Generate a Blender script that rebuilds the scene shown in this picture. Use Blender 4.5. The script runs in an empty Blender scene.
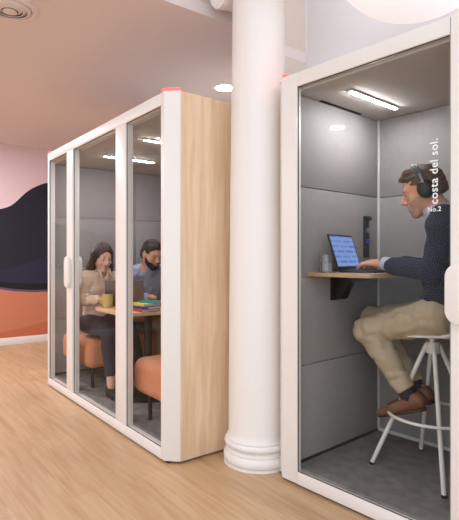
import bpy, bmesh, math, random
import numpy as np
from mathutils import Vector, Matrix
random.seed(4)
rng = np.random.RandomState(7)
SC = bpy.context.scene
COL = SC.collection
PI = math.pi

# ------------------------------------------------------------------ colours and materials
def lin(c):
    return tuple(((v / 255) / 12.92 if v / 255 <= .04045 else ((v / 255 + .055) / 1.055) ** 2.4) for v in c) + (1,)

def mat(name, rgb, rough=.5, metal=0, noise=None, bump=None, spec=None, coat=0, sheen=0):
    """noise=(scale, amount) varies the colour; bump=(scale, strength)"""
    m = bpy.data.materials.new(name); m.use_nodes = True
    nt = m.node_tree; b = nt.nodes['Principled BSDF']
    b.inputs['Base Color'].default_value = lin(rgb)
    b.inputs['Roughness'].default_value = rough
    b.inputs['Metallic'].default_value = metal
    if spec is not None: b.inputs['Specular IOR Level'].default_value = spec
    if coat: b.inputs['Coat Weight'].default_value = coat
    if sheen: b.inputs['Sheen Weight'].default_value = sheen
    tc = nt.nodes.new('ShaderNodeTexCoord')
    if noise:
        n = nt.nodes.new('ShaderNodeTexNoise'); n.inputs['Scale'].default_value = noise[0]; n.inputs['Detail'].default_value = 4
        nt.links.new(tc.outputs['Object'], n.inputs['Vector'])
        r = nt.nodes.new('ShaderNodeValToRGB')
        a = noise[1]
        c = lin(rgb)
        r.color_ramp.elements[0].position = .3; r.color_ramp.elements[1].position = .7
        r.color_ramp.elements[0].color = tuple(v * (1 - a) for v in c[:3]) + (1,)
        r.color_ramp.elements[1].color = tuple(min(1, v * (1 + a)) for v in c[:3]) + (1,)
        nt.links.new(n.outputs['Fac'], r.inputs['Fac']); nt.links.new(r.outputs['Color'], b.inputs['Base Color'])
    if bump:
        n = nt.nodes.new('ShaderNodeTexNoise'); n.inputs['Scale'].default_value = bump[0]; n.inputs['Detail'].default_value = 3
        nt.links.new(tc.outputs['Object'], n.inputs['Vector'])
        bp = nt.nodes.new('ShaderNodeBump'); bp.inputs['Strength'].default_value = bump[1]; bp.inputs['Distance'].default_value = .01
        nt.links.new(n.outputs['Fac'], bp.inputs['Height']); nt.links.new(bp.outputs['Normal'], b.inputs['Normal'])
    return m

def emit(name, rgb, strength):
    m = bpy.data.materials.new(name); m.use_nodes = True
    nt = m.node_tree; nt.nodes.clear()
    e = nt.nodes.new('ShaderNodeEmission'); e.inputs['Color'].default_value = lin(rgb); e.inputs['Strength'].default_value = strength
    o = nt.nodes.new('ShaderNodeOutputMaterial'); nt.links.new(e.outputs[0], o.inputs[0])
    return m

def glass_mat(name, tint=(250, 250, 250), ior=1.5, rough=0.0, coat=1.0):
    m = bpy.data.materials.new(name); m.use_nodes = True
    nt = m.node_tree; nt.nodes.clear()
    t = nt.nodes.new('ShaderNodeBsdfTransparent'); t.inputs['Color'].default_value = lin(tint)
    g = nt.nodes.new('ShaderNodeBsdfGlossy'); g.inputs['Roughness'].default_value = rough
    # Schlick reflectance, the same on both faces of the thin pane
    lw = nt.nodes.new('ShaderNodeLayerWeight'); lw.inputs['Blend'].default_value = .5
    pw = nt.nodes.new('ShaderNodeMath'); pw.operation = 'POWER'; pw.inputs[1].default_value = 5
    f = nt.nodes.new('ShaderNodeMath'); f.operation = 'MULTIPLY_ADD'
    r0 = ((ior - 1) / (ior + 1)) ** 2
    f.inputs[1].default_value = (1 - r0) * coat; f.inputs[2].default_value = r0 * coat
    nt.links.new(lw.outputs['Facing'], pw.inputs[0]); nt.links.new(pw.outputs[0], f.inputs[0])
    x = nt.nodes.new('ShaderNodeMixShader'); o = nt.nodes.new('ShaderNodeOutputMaterial')
    nt.links.new(f.outputs[0], x.inputs[0]); nt.links.new(t.outputs[0], x.inputs[1]); nt.links.new(g.outputs[0], x.inputs[2])
    nt.links.new(x.outputs[0], o.inputs[0])
    return m

def wood_mat(name, c1, c2, scale=(1, 1, 1), rough=.45, nscale=6):
    m = bpy.data.materials.new(name); m.use_nodes = True
    nt = m.node_tree; b = nt.nodes['Principled BSDF']; b.inputs['Roughness'].default_value = rough
    tc = nt.nodes.new('ShaderNodeTexCoord'); mp = nt.nodes.new('ShaderNodeMapping')
    mp.inputs['Scale'].default_value = scale
    nt.links.new(tc.outputs['Object'], mp.inputs['Vector'])
    n = nt.nodes.new('ShaderNodeTexNoise'); n.inputs['Scale'].default_value = nscale; n.inputs['Detail'].default_value = 6; n.inputs['Distortion'].default_value = .6
    nt.links.new(mp.outputs[0], n.inputs['Vector'])
    r = nt.nodes.new('ShaderNodeValToRGB')
    r.color_ramp.elements[0].position = .32; r.color_ramp.elements[1].position = .68
    r.color_ramp.elements[0].color = lin(c1); r.color_ramp.elements[1].color = lin(c2)
    nt.links.new(n.outputs['Fac'], r.inputs['Fac']); nt.links.new(r.outputs['Color'], b.inputs['Base Color'])
    return m

def floor_mat():
    m = bpy.data.materials.new('oak_planks'); m.use_nodes = True
    nt = m.node_tree; b = nt.nodes['Principled BSDF']; b.inputs['Roughness'].default_value = .42
    L = nt.links.new
    tc = nt.nodes.new('ShaderNodeTexCoord')
    br = nt.nodes.new('ShaderNodeTexBrick')
    br.offset = .37; br.inputs['Scale'].default_value = 1
    br.inputs['Brick Width'].default_value = 1.25; br.inputs['Row Height'].default_value = .19
    br.inputs['Mortar Size'].default_value = .0012; br.inputs['Mortar Smooth'].default_value = .3
    br.inputs['Color1'].default_value = lin((203, 169, 131)); br.inputs['Color2'].default_value = lin((194, 159, 122)); br.inputs['Mortar'].default_value = lin((176, 140, 108))
    L(tc.outputs['Object'], br.inputs['Vector'])
    mp = nt.nodes.new('ShaderNodeMapping'); mp.inputs['Scale'].default_value = (.7, 9, 1); L(tc.outputs['Object'], mp.inputs['Vector'])
    n = nt.nodes.new('ShaderNodeTexNoise'); n.inputs['Scale'].default_value = 3; n.inputs['Detail'].default_value = 7; n.inputs['Distortion'].default_value = .8
    L(mp.outputs[0], n.inputs['Vector'])
    r = nt.nodes.new('ShaderNodeValToRGB')
    r.color_ramp.elements[0].position = .28; r.color_ramp.elements[1].position = .6
    r.color_ramp.elements[0].color = lin((228, 212, 194)); r.color_ramp.elements[1].color = (1, 1, 1, 1)
    L(n.outputs['Fac'], r.inputs['Fac'])
    mx = nt.nodes.new('ShaderNodeMix'); mx.data_type = 'RGBA'; mx.blend_type = 'MULTIPLY'; mx.inputs['Factor'].default_value = .8
    L(br.outputs['Color'], mx.inputs['A']); L(r.outputs['Color'], mx.inputs['B']); L(mx.outputs['Result'], b.inputs['Base Color'])
    return m

M = {}
M['floor'] = floor_mat()
M['frame'] = mat('white_lacquer', (236, 230, 223), .4)
M['gasket'] = mat('black_rubber', (40, 38, 38), .6)
M['recess'] = mat('black_plinth', (22, 20, 20), .7)
M['ash'] = wood_mat('ash_veneer', (220, 184, 146), (238, 208, 174), (7, 7, .55), .45, 3.5)
M['felt'] = mat('grey_felt', (156, 151, 149), .95, noise=(60, .05), bump=(300, .15))
M['podceil'] = mat('pod_ceiling_board', (186, 180, 174), .9, noise=(40, .03))
M['carpet'] = mat('charcoal_carpet', (130, 126, 124), .98, noise=(14, .22), bump=(400, .4))
M['glass'] = glass_mat('clear_pane', (252, 252, 251), coat=.17)
def solid_glass(name, ior):
    m = bpy.data.materials.new(name); m.use_nodes = True
    nt = m.node_tree; nt.nodes.clear()
    g = nt.nodes.new('ShaderNodeBsdfGlass'); g.inputs['IOR'].default_value = ior; g.inputs['Roughness'].default_value = .02
    o = nt.nodes.new('ShaderNodeOutputMaterial'); nt.links.new(g.outputs[0], o.inputs[0]); return m
M['tumbler'] = solid_glass('tumbler_glass', 1.45)
M['water'] = solid_glass('water', 1.33)
M['alu'] = mat('white_aluminium', (215, 212, 208), .4)
M['led'] = emit('led_bar', (250, 250, 255), 125)
M['red'] = emit('red_status', (255, 62, 60), 5)
M['downlight'] = emit('downlight_disc', (255, 248, 240), 34)
M['white_letter'] = mat('white_vinyl', (245, 245, 243), .5)
M['column'] = mat('white_painted_column', (240, 234, 228), .45)
M['ceil'] = mat('ceiling_paint', (234, 220, 217), .9)
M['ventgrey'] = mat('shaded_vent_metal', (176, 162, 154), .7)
M['bulk'] = mat('beam_paint', (222, 208, 196), .9)
M['wallw'] = mat('white_wall_paint', (245, 244, 246), .9)
M['pink'] = mat('pink_wall_paint', (222, 194, 196), .9)
M['navy'] = mat('navy_wall_paint', (29, 28, 42), .85)
M['navylight'] = mat('slate_blue_wall_paint', (36, 36, 58), .85)
M['blackband'] = mat('black_wall_paint', (18, 17, 22), .85)
M['lav'] = mat('lavender_wall_paint', (88, 78, 104), .85)
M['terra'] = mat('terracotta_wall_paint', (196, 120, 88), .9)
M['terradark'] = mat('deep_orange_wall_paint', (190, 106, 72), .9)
M['orange'] = mat('terracotta_upholstery', (205, 134, 98), .8, noise=(25, .05), bump=(250, .12))
M['black'] = mat('black_metal', (22, 22, 22), .6)
M['blackpl'] = mat('black_plastic', (30, 30, 32), .4)
M['darkgrey'] = mat('dark_grey_plastic', (70, 70, 73), .45)
M['tabletop'] = wood_mat('oak_tabletop', (205, 172, 128), (222, 192, 148), (3, .6, 1), .4, 8)
M['deskoak'] = wood_mat('oak_desk', (172, 142, 108), (190, 160, 126), (3, .6, 1), .4, 8)
M['edge'] = mat('plywood_edge', (206, 172, 132), .5)
M['stoolw'] = mat('white_powder_coat', (228, 224, 218), .4)
M['mug'] = mat('mustard_glaze', (196, 168, 106), .35)
M['teal'] = mat('teal_cover', (42, 142, 142), .5)
M['yellow'] = mat('yellow_cover', (214, 196, 84), .5)
M['blue'] = mat('blue_cover', (44, 66, 122), .5)
M['redc'] = mat('red_cover', (196, 56, 44), .5)
M['paper'] = mat('paper', (232, 226, 218), .8)
M['lapgrey'] = mat('grey_laptop_shell', (112, 107, 102), .4, metal=.3)
M['skin'] = mat('skin_light', (222, 172, 148), .5, noise=(20, .04))
M['skinm'] = mat('skin_tan', (208, 150, 122), .5, noise=(20, .05))
M['lips'] = mat('lips', (176, 96, 88), .5)
M['hairw'] = mat('brown_hair', (72, 48, 38), .5, noise=(60, .25))
M['hairm'] = mat('dark_brown_hair', (48, 36, 30), .6, noise=(80, .25))
M['hairg'] = mat('greying_brown_hair', (88, 70, 58), .6, noise=(70, .4))
M['stubble'] = mat('grey_stubble', (182, 142, 120), .8, noise=(150, .3))
M['eyew'] = mat('eye_white', (225, 218, 212), .3)
M['iris'] = mat('dark_iris', (40, 28, 22), .3)
M['blouse'] = mat('beige_satin', (216, 188, 166), .5)
M['navycl'] = mat('navy_cloth', (36, 37, 48), .85)
M['shirtm'] = mat('pale_blue_oxford', (160, 164, 182), .8, noise=(120, .06))
M['khaki'] = mat('olive_khaki_cloth', (134, 116, 86), .85)
M['chino'] = mat('beige_chino', (176, 160, 134), .85, noise=(90, .05))
M['sweater'] = mat('navy_knit', (36, 39, 56), .95, noise=(60, .06), bump=(220, .05))
M['collar'] = mat('pale_blue_collar', (176, 180, 196), .8)
M['leather'] = mat('brown_leather', (112, 72, 48), .4)
M['sole'] = mat('brown_rubber_sole', (62, 40, 30), .7)
M['sock'] = mat('dark_plum_sock', (48, 36, 42), .9)
M['screwsilver'] = mat('brushed_steel', (170, 170, 172), .3, metal=.9)

def pendant_material():
    m = mat('frosted_globe', (248, 240, 238), .6)
    b = m.node_tree.nodes['Principled BSDF']
    b.inputs['Emission Color'].default_value = lin((250, 240, 240)); b.inputs['Emission Strength'].default_value = .45
    return m
M['globe'] = pendant_material()

def screen_material():
    m = bpy.data.materials.new('lit_screen'); m.use_nodes = True
    nt = m.node_tree; nt.nodes.clear(); L = nt.links.new
    tc = nt.nodes.new('ShaderNodeTexCoord')
    br = nt.nodes.new('ShaderNodeTexBrick'); br.inputs['Scale'].default_value = 1
    br.inputs['Brick Width'].default_value = .11; br.inputs['Row Height'].default_value = .030; br.inputs['Mortar Size'].default_value = .010
    br.inputs['Color1'].default_value = lin((86, 112, 172)); br.inputs['Color2'].default_value = lin((112, 138, 192)); br.inputs['Mortar'].default_value = lin((124, 150, 208))
    sx = nt.nodes.new('ShaderNodeSeparateXYZ'); cx = nt.nodes.new('ShaderNodeCombineXYZ')
    L(tc.outputs['Object'], sx.inputs[0]); L(sx.outputs['Y'], cx.inputs['X']); L(sx.outputs['Z'], cx.inputs['Y'])
    L(cx.outputs[0], br.inputs['Vector'])
    e = nt.nodes.new('ShaderNodeEmission'); e.inputs['Strength'].default_value = .85
    o = nt.nodes.new('ShaderNodeOutputMaterial'); L(br.outputs['Color'], e.inputs['Color']); L(e.outputs[0], o.inputs[0])
    return m
M['screen'] = screen_material()
M['blueled'] = emit('blue_led', (40, 62, 150), .6)

# ------------------------------------------------------------------ object helpers
def link(o, parent=None):
    COL.objects.link(o)
    if parent is not None: o.parent = parent
    return o

def thing(name, label, cat, loc=(0, 0, 0), rz=0, group=None):
    o = bpy.data.objects.new(name, None); o.empty_display_size = .05
    COL.objects.link(o); o.location = loc; o.rotation_euler = (0, 0, rz)
    o['label'] = label; o['category'] = cat
    if group: o['group'] = group
    return o

def tag(o, label, cat, group=None):
    o['label'] = label; o['category'] = cat
    if group: o['group'] = group
    return o

def struct(o):
    o['kind'] = 'structure'; return o

class MB:
    """collects shapes into one mesh object"""
    def __init__(s): s.bm = bmesh.new()
    def box(s, x0, x1, y0, y1, z0, z1, bev=0, seg=2):
        b = bmesh.new()
        bmesh.ops.create_cube(b, size=1)
        for v in b.verts:
            v.co = Vector(((x0 + x1) / 2 + v.co.x * (x1 - x0), (y0 + y1) / 2 + v.co.y * (y1 - y0), (z0 + z1) / 2 + v.co.z * (z1 - z0)))
        if bev: bmesh.ops.bevel(b, geom=b.edges[:], offset=bev, segments=seg, affect='EDGES', profile=.5)
        return s._merge(b)
    def _merge(s, b, mx=None):
        me = bpy.data.meshes.new('tmp'); 
        if mx is not None: b.transform(mx)
        b.to_mesh(me); b.free(); s.bm.from_mesh(me); bpy.data.meshes.remove(me); return s
    def prism(s, pts, z0, z1, bev=0, seg=2):
        b = bmesh.new()
        lo = [b.verts.new((p[0], p[1], z0)) for p in pts]; hi = [b.verts.new((p[0], p[1], z1)) for p in pts]
        n = len(pts)
        b.faces.new(lo[::-1]); b.faces.new(hi)
        for i in range(n): b.faces.new((lo[i], lo[(i + 1) % n], hi[(i + 1) % n], hi[i]))
        bmesh.ops.recalc_face_normals(b, faces=b.faces[:])
        if bev:
            ed = [e for e in b.edges if abs(e.verts[0].co.z - e.verts[1].co.z) < 1e-6]
            bmesh.ops.bevel(b, geom=ed, offset=bev, segments=seg, affect='EDGES', profile=.5)
        return s._merge(b)
    def prism_m(s, pts, z0, z1, mx, bev=0):
        t = MB(); t.prism(pts, z0, z1, bev); t.bm.transform(mx)
        me = bpy.data.meshes.new('tmp'); t.bm.to_mesh(me); s.bm.from_mesh(me); t.bm.free(); bpy.data.meshes.remove(me); return s
    def lathe(s, prof, seg=48, c=(0, 0, 0), mx=None, cap=True):
        b = bmesh.new(); rings = []
        for r, z in prof:
            rings.append([b.verts.new((c[0] + r * math.cos(2 * PI * i / seg), c[1] + r * math.sin(2 * PI * i / seg), c[2] + z)) for i in range(seg)])
        for a, d in zip(rings, rings[1:]):
            for i in range(seg): b.faces.new((a[i], a[(i + 1) % seg], d[(i + 1) % seg], d[i]))
        if cap: b.faces.new(rings[0][::-1]); b.faces.new(rings[-1])
        bmesh.ops.recalc_face_normals(b, faces=b.faces[:])
        return s._merge(b, mx)
    def tube(s, pts, r, seg=12, closed=False, r2=None):
        pts = [Vector(p) for p in pts]; b = bmesh.new(); rings = []; n = len(pts)
        up = Vector((0, 0, 1))
        for i, p in enumerate(pts):
            if closed: d = (pts[(i + 1) % n] - pts[i - 1]).normalized()
            else: d = (pts[min(i + 1, n - 1)] - pts[max(i - 1, 0)]).normalized()
            u = up if abs(d.dot(up)) < .95 else Vector((1, 0, 0))
            a = d.cross(u).normalized(); c = a.cross(d).normalized()
            rr = r if r2 is None else r + (r2 - r) * i / (n - 1)
            rings.append([b.verts.new(p + a * rr * math.cos(2 * PI * k / seg) + c * rr * math.sin(2 * PI * k / seg)) for k in range(seg)])
        rng_ = range(n) if closed else range(n - 1)
        for i in rng_:
            A, B = rings[i], rings[(i + 1) % n]
            for k in range(seg): b.faces.new((A[k], A[(k + 1) % seg], B[(k + 1) % seg], B[k]))
        if not closed: b.faces.new(rings[0][::-1]); b.faces.new(rings[-1])
        bmesh.ops.recalc_face_normals(b, faces=b.faces[:])
        return s._merge(b)
    def sphere(s, c, r, sc=(1, 1, 1), seg=24, mx=None):
        b = bmesh.new(); bmesh.ops.create_uvsphere(b, u_segments=seg, v_segments=seg // 2, radius=r)
        for v in b.verts: v.co = Vector((v.co.x * sc[0], v.co.y * sc[1], v.co.z * sc[2]))
        if mx is not None: b.transform(mx)
        for v in b.verts: v.co += Vector(c)
        return s._merge(b)
    def xf(s, mx): s.bm.transform(mx); return s
    def build(s, name, m, parent=None, smooth=True):
        me = bpy.data.meshes.new(name); s.bm.to_mesh(me); s.bm.free(); me.materials.append(m)
        if smooth:
            for p in me.polygons: p.use_smooth = True
            try: me.set_sharp_from_angle(angle=math.radians(35))
            except Exception: pass
        o = bpy.data.objects.new(name, me); return link(o, parent)

def rrect(x0, x1, y0, y1, r, n=8):
    pts = []
    for cx, cy, a in ((x1 - r, y1 - r, 0), (x0 + r, y1 - r, PI / 2), (x0 + r, y0 + r, PI), (x1 - r, y0 + r, 1.5 * PI)):
        for i in range(n + 1):
            t = a + PI / 2 * i / n; pts.append((cx + r * math.cos(t), cy + r * math.sin(t)))
    return pts

# ------------------------------------------------------------------ signed-distance modelling (people, upholstery)
class Field:
    def __init__(s, lo, hi, h):
        s.lo = np.array(lo, float); s.h = h
        s.n = np.ceil((np.array(hi) - s.lo) / h).astype(int) + 1
        s.F = np.full(s.n, .06, np.float32)
    def block(s, lo, hi):
        a = np.clip(np.floor((np.array(lo) - s.lo) / s.h).astype(int), 0, s.n); b = np.clip(np.ceil((np.array(hi) - s.lo) / s.h).astype(int) + 1, 0, s.n)
        if np.any(b <= a): return None, None
        ax = [(s.lo[i] + s.h * np.arange(a[i], b[i])).astype(np.float32) for i in range(3)]
        return tuple(slice(a[i], b[i]) for i in range(3)), np.meshgrid(*ax, indexing='ij', sparse=True)
    def _comb(s, sl, d, k, mode):
        f = s.F[sl]
        if mode == 'add':
            if k > 0:
                t = np.clip(.5 + .5 * (f - d) / k, 0, 1); s.F[sl] = f + (d - f) * t - k * t * (1 - t)
            else: s.F[sl] = np.minimum(f, d)
        else:
            d = -d
            if k > 0:
                t = np.clip(.5 - .5 * (f - d) / k, 0, 1); s.F[sl] = f + (d - f) * t + k * t * (1 - t)
            else: s.F[sl] = np.maximum(f, d)
    def cap(s, a, b, ra, rb=None, k=.02, mode='add'):
        rb = ra if rb is None else rb
        a = np.array(a, float); b = np.array(b, float); mg = max(ra, rb) + k + .012
        sl, g = s.block(np.minimum(a, b) - mg, np.maximum(a, b) + mg)
        if sl is None: return s
        ab = b - a; L2 = max(ab.dot(ab), 1e-9)
        px, py, pz = g[0] - a[0], g[1] - a[1], g[2] - a[2]
        t = np.clip((px * ab[0] + py * ab[1] + pz * ab[2]) / L2, 0, 1)
        d = np.sqrt((px - t * ab[0]) ** 2 + (py - t * ab[1]) ** 2 + (pz - t * ab[2]) ** 2) - (ra + (rb - ra) * t)
        s._comb(sl, d.astype(np.float32), k, mode); return s
    def ell(s, c, r, R=None, k=.02, mode='add'):
        c = np.array(c, float); r = np.array(r, float); mg = r.max() + k + .012
        sl, g = s.block(c - mg, c + mg)
        if sl is None: return s
        R = np.eye(3) if R is None else R     # rows = local axes
        p = [g[i] - c[i] for i in range(3)]
        q = [R[i][0] * p[0] + R[i][1] * p[1] + R[i][2] * p[2] for i in range(3)]
        k0 = np.sqrt(sum((q[i] / r[i]) ** 2 for i in range(3))); k1 = np.sqrt(sum((q[i] / r[i] ** 2) ** 2 for i in range(3))) + 1e-6
        s._comb(sl, (k0 * (k0 - 1) / k1).astype(np.float32), k, mode); return s
    def rbox(s, c, half, rad, R=None, k=.0, mode='add'):
        c = np.array(c, float); half = np.array(half, float); mg = np.linalg.norm(half) + k + .012
        sl, g = s.block(c - mg, c + mg)
        if sl is None: return s
        R = np.eye(3) if R is None else R
        p = [g[i] - c[i] for i in range(3)]
        q = [np.abs(R[i][0] * p[0] + R[i][1] * p[1] + R[i][2] * p[2]) - (half[i] - rad) for i in range(3)]
        d = np.sqrt(sum(np.maximum(v, 0) ** 2 for v in q)) + np.minimum(np.maximum(np.maximum(q[0], q[1]), q[2]), 0) - rad
        s._comb(sl, d.astype(np.float32), k, mode); return s
    def cut(s, p, n, lo=None, hi=None, k=0):
        """remove what lies on the side n points to (inside an optional box)"""
        p = np.array(p, float); n = np.array(n, float); n /= np.linalg.norm(n)
        lo = s.lo if lo is None else lo; hi = s.lo + s.h * s.n if hi is None else hi
        sl, g = s.block(lo, hi)
        if sl is None: return s
        d = (g[0] - p[0]) * n[0] + (g[1] - p[1]) * n[1] + (g[2] - p[2]) * n[2]
        s._comb(sl, -d.astype(np.float32), k, 'sub'); return s
    def mesh(s):
        F = s.F; ins = F < 0
        nx, ny, nz = F.shape
        cnt = np.zeros((nx - 1, ny - 1, nz - 1), np.int8)
        for i in (0, 1):
            for j in (0, 1):
                for k in (0, 1): cnt += ins[i:nx - 1 + i, j:ny - 1 + j, k:nz - 1 + k]
        act = (cnt > 0) & (cnt < 8)
        I, J, K = np.nonzero(act); N = len(I)
        vid = np.full(act.shape, -1, np.int64); vid[I, J, K] = np.arange(N)
        P = np.zeros((N, 3)); W = np.zeros(N)
        cor = [(i, j, k) for i in (0, 1) for j in (0, 1) for k in (0, 1)]
        for a in cor:
            for ax in range(3):
                if a[ax]: continue
                b = list(a); b[ax] = 1
                fa = F[I + a[0], J + a[1], K + a[2]]; fb = F[I + b[0], J + b[1], K + b[2]]
                x = (fa < 0) != (fb < 0)
                t = np.where(x, fa / np.where(x, fa - fb, 1), 0)
                q = np.tile(np.array(a, float), (N, 1)); q[:, ax] = t
                P += q * x[:, None]; W += x
        P = (P / np.maximum(W, 1)[:, None] + np.stack([I, J, K], 1)) * s.h + s.lo
        Q = []
        for ax in range(3):
            u, v = (ax + 1) % 3, (ax + 2) % 3
            sa = [slice(None)] * 3; sb = [slice(None)] * 3; sa[ax] = slice(0, -1); sb[ax] = slice(1, None)
            A = ins[tuple(sa)]; B = ins[tuple(sb)]
            for flip, ch in ((0, A & ~B), (1, ~A & B)):
                c = np.stack(np.nonzero(ch), 1)
                ok = (c[:, u] > 0) & (c[:, v] > 0) & (c[:, u] < F.shape[u] - 1) & (c[:, v] < F.shape[v] - 1); c = c[ok]
                def at(du, dv):
                    d = c.copy(); d[:, u] += du; d[:, v] += dv; return vid[d[:, 0], d[:, 1], d[:, 2]]
                q = np.stack([at(-1, -1), at(0, -1), at(0, 0), at(-1, 0)], 1)
                Q.append(q[:, ::-1] if flip else q)
        return P, np.concatenate(Q)

def mesh_from(P, Q, name, m, parent=None, origin=(0, 0, 0), smooth=1, disp=None):
    P = np.array(P)
    # light Laplacian smoothing of the extracted surface
    for _ in range(smooth):
        acc = np.zeros_like(P); w = np.zeros(len(P))
        for a, b in ((0, 1), (1, 2), (2, 3), (3, 0)):
            np.add.at(acc, Q[:, a], P[Q[:, b]]); np.add.at(w, Q[:, a], 1)
            np.add.at(acc, Q[:, b], P[Q[:, a]]); np.add.at(w, Q[:, b], 1)
        P = .5 * P + .5 * acc / np.maximum(w, 1)[:, None]
    if disp is not None:
        n = np.zeros_like(P)
        fn = np.cross(P[Q[:, 2]] - P[Q[:, 0]], P[Q[:, 3]] - P[Q[:, 1]])
        for a in range(4): np.add.at(n, Q[:, a], fn)
        n /= np.linalg.norm(n, axis=1)[:, None] + 1e-12
        P = P + n * disp(P)[:, None]
    P = P - np.array(origin)
    me = bpy.data.meshes.new(name)
    me.vertices.add(len(P)); me.vertices.foreach_set('co', P.astype(np.float32).ravel())
    me.loops.add(len(Q) * 4); me.loops.foreach_set('vertex_index', Q.astype(np.int32).ravel())
    me.polygons.add(len(Q)); me.polygons.foreach_set('loop_start', np.arange(0, len(Q) * 4, 4, dtype=np.int32))
    me.update(calc_edges=True); me.validate()
    me.polygons.foreach_set('use_smooth', np.ones(len(me.polygons), bool))
    me.materials.append(m)
    return link(bpy.data.objects.new(name, me), parent)

def folds(amp, scale, n=9, seed=1, aniso=(1, 1, 1)):
    r = np.random.RandomState(seed)
    W = r.normal(size=(n, 3)) * np.array(aniso); W = W / np.linalg.norm(W, axis=1)[:, None] * scale * r.uniform(.6, 1.7, (n, 1)); ph = r.uniform(0, 6.28, n)
    V = r.normal(size=(3, 3)) * scale * .5
    def f(P):
        q = P + .012 * np.sin(P @ V)
        v = np.sin(q @ W.T + ph)
        v = np.sign(v) * np.abs(v) ** .8
        return amp * v.sum(1) / math.sqrt(n)
    return f

# ------------------------------------------------------------------ people
def unit(v): v = np.array(v, float); return v / np.linalg.norm(v)

class Frame:
    """o + f*forward + s*left + u*up"""
    def __init__(s, o, yaw, pitch=0, roll=0):
        f = np.array((math.cos(yaw), math.sin(yaw), 0)); l = np.array((-math.sin(yaw), math.cos(yaw), 0)); u = np.array((0, 0, 1.))
        s.f = f * math.cos(pitch) - u * math.sin(pitch); s.u = u * math.cos(pitch) + f * math.sin(pitch); s.s = l
        if roll:
            a, b = s.s.copy(), s.u.copy(); s.s = a * math.cos(roll) + b * math.sin(roll); s.u = b * math.cos(roll) - a * math.sin(roll)
        s.o = np.array(o, float); s.R = np.stack([s.f, s.s, s.u])
    def p(s, f, l, u): return s.o + s.f * f + s.s * l + s.u * u

def head_sdf(F, H, sc=1.0, female=False):
    p = lambda f, l, u: H.p(f * sc, l * sc, u * sc)
    E = lambda c, r, k=.02, mode='add', R=None: F.ell(p(*c), np.array(r) * sc, H.R if R is None else R, k * sc, mode)
    C = lambda a, b, ra, rb=None, k=.015, mode='add': F.cap(p(*a), p(*b), ra * sc, (ra if rb is None else rb) * sc, k * sc, mode)
    E((-.012, 0, .036), (.096, .074, .086))
    E((.030, 0, -.022), (.062, .058, .085), .03)
    jw = .046 if female else .052
    for s in (-1, 1):
        C((-.004, s * jw, -.045), (.060, s * .016, -.100), .016, .014, .03)
        E((.052, s * .038, -.030), (.026, .022, .024), .02)           # cheek
    E((.068, 0, -.102), (.018, .020, .016), .02)                      # chin
    C((.078, -.032, .023), (.078, .032, .023), .011 if female else .014, k=.02)   # brow
    for s in (-1, 1):
        E((.098, s * .031, .003), (.016, .017, .011), .012, 'sub')    # socket
        E((.077, s * .031, .003), (.0125, .014, .0125), .004)         # eyeball under the lid
    C((.089, 0, .014), (.112, 0, -.030), .0075, .0105, .012)          # nose
    for s in (-1, 1): C((.100, s * .008, -.036), (.096, s * .012, -.038), .0075, k=.008)
    C((.088, -.017, -.061), (.088, .017, -.061), .0065, k=.008)       # upper lip
    C((.087, -.014, -.074), (.087, .014, -.074), .0075, k=.008)       # lower lip
    C((.0975, -.019, -.0675), (.0975, .019, -.0675), .0035, k=.003, mode='sub')
    for s in (-1, 1):
        E((-.012, s * .074, -.004), (.018, .009, .031), .008)         # ear
        E((-.008, s * .083, -.002), (.009, .006, .018), .004, 'sub')

def hand_sdf(F, w, d, up, side, curl=.5, sc=1.0, spread=.1):
    """w wrist, d pointing direction, up = back of the hand, side = +1/-1: the thumb lies at side*cross(up,d)"""
    d = unit(d); up = unit(np.array(up) - d * np.dot(up, d)); t = np.cross(up, d) * side
    w = np.array(w, float)
    r = lambda v: v * sc
    F.cap(w - d * .02, w + d * .02 * sc, .024 * sc, .024 * sc, .01)
    lens = [(.040, .024, .019), (.045, .028, .021), (.041, .026, .020), (.032, .020, .017)]
    for i in range(4):
        off = (1.5 - i) * .0195 * sc
        k0 = w + d * r(.088 - .006 * abs(i - 1)) + t * off + up * r(.006)
        F.cap(w + d * r(.018) + t * off * .55, k0, r(.0135), r(.0105), r(.012))
        a = -.15; q = k0; dd0 = unit(d + t * spread * (1.5 - i) * .35)
        for j, L in enumerate(lens[i]):
            a += curl * (.75 if j == 0 else 1.0)
            dd = dd0 * math.cos(a) - up * math.sin(a)
            q2 = q + dd * r(L)
            F.cap(q, q2, r(.0092 - .0009 * j), r(.0086 - .0009 * j), r(.004)); q = q2
    b = w + d * r(.028) + t * r(.024) - up * r(.006)
    m1 = b + unit(d * .75 + t * .75 - up * .25) * r(.040); m2 = m1 + unit(d * .95 + t * .3 - up * .25) * r(.030); m3 = m2 + unit(d + t * .05 - up * .25) * r(.024)
    F.cap(w + d * r(.01) + t * r(.01), m1, r(.015), r(.0115), r(.012)); F.cap(m1, m2, r(.0105), r(.0095), r(.004)); F.cap(m2, m3, r(.0095), r(.008), r(.004))

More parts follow.
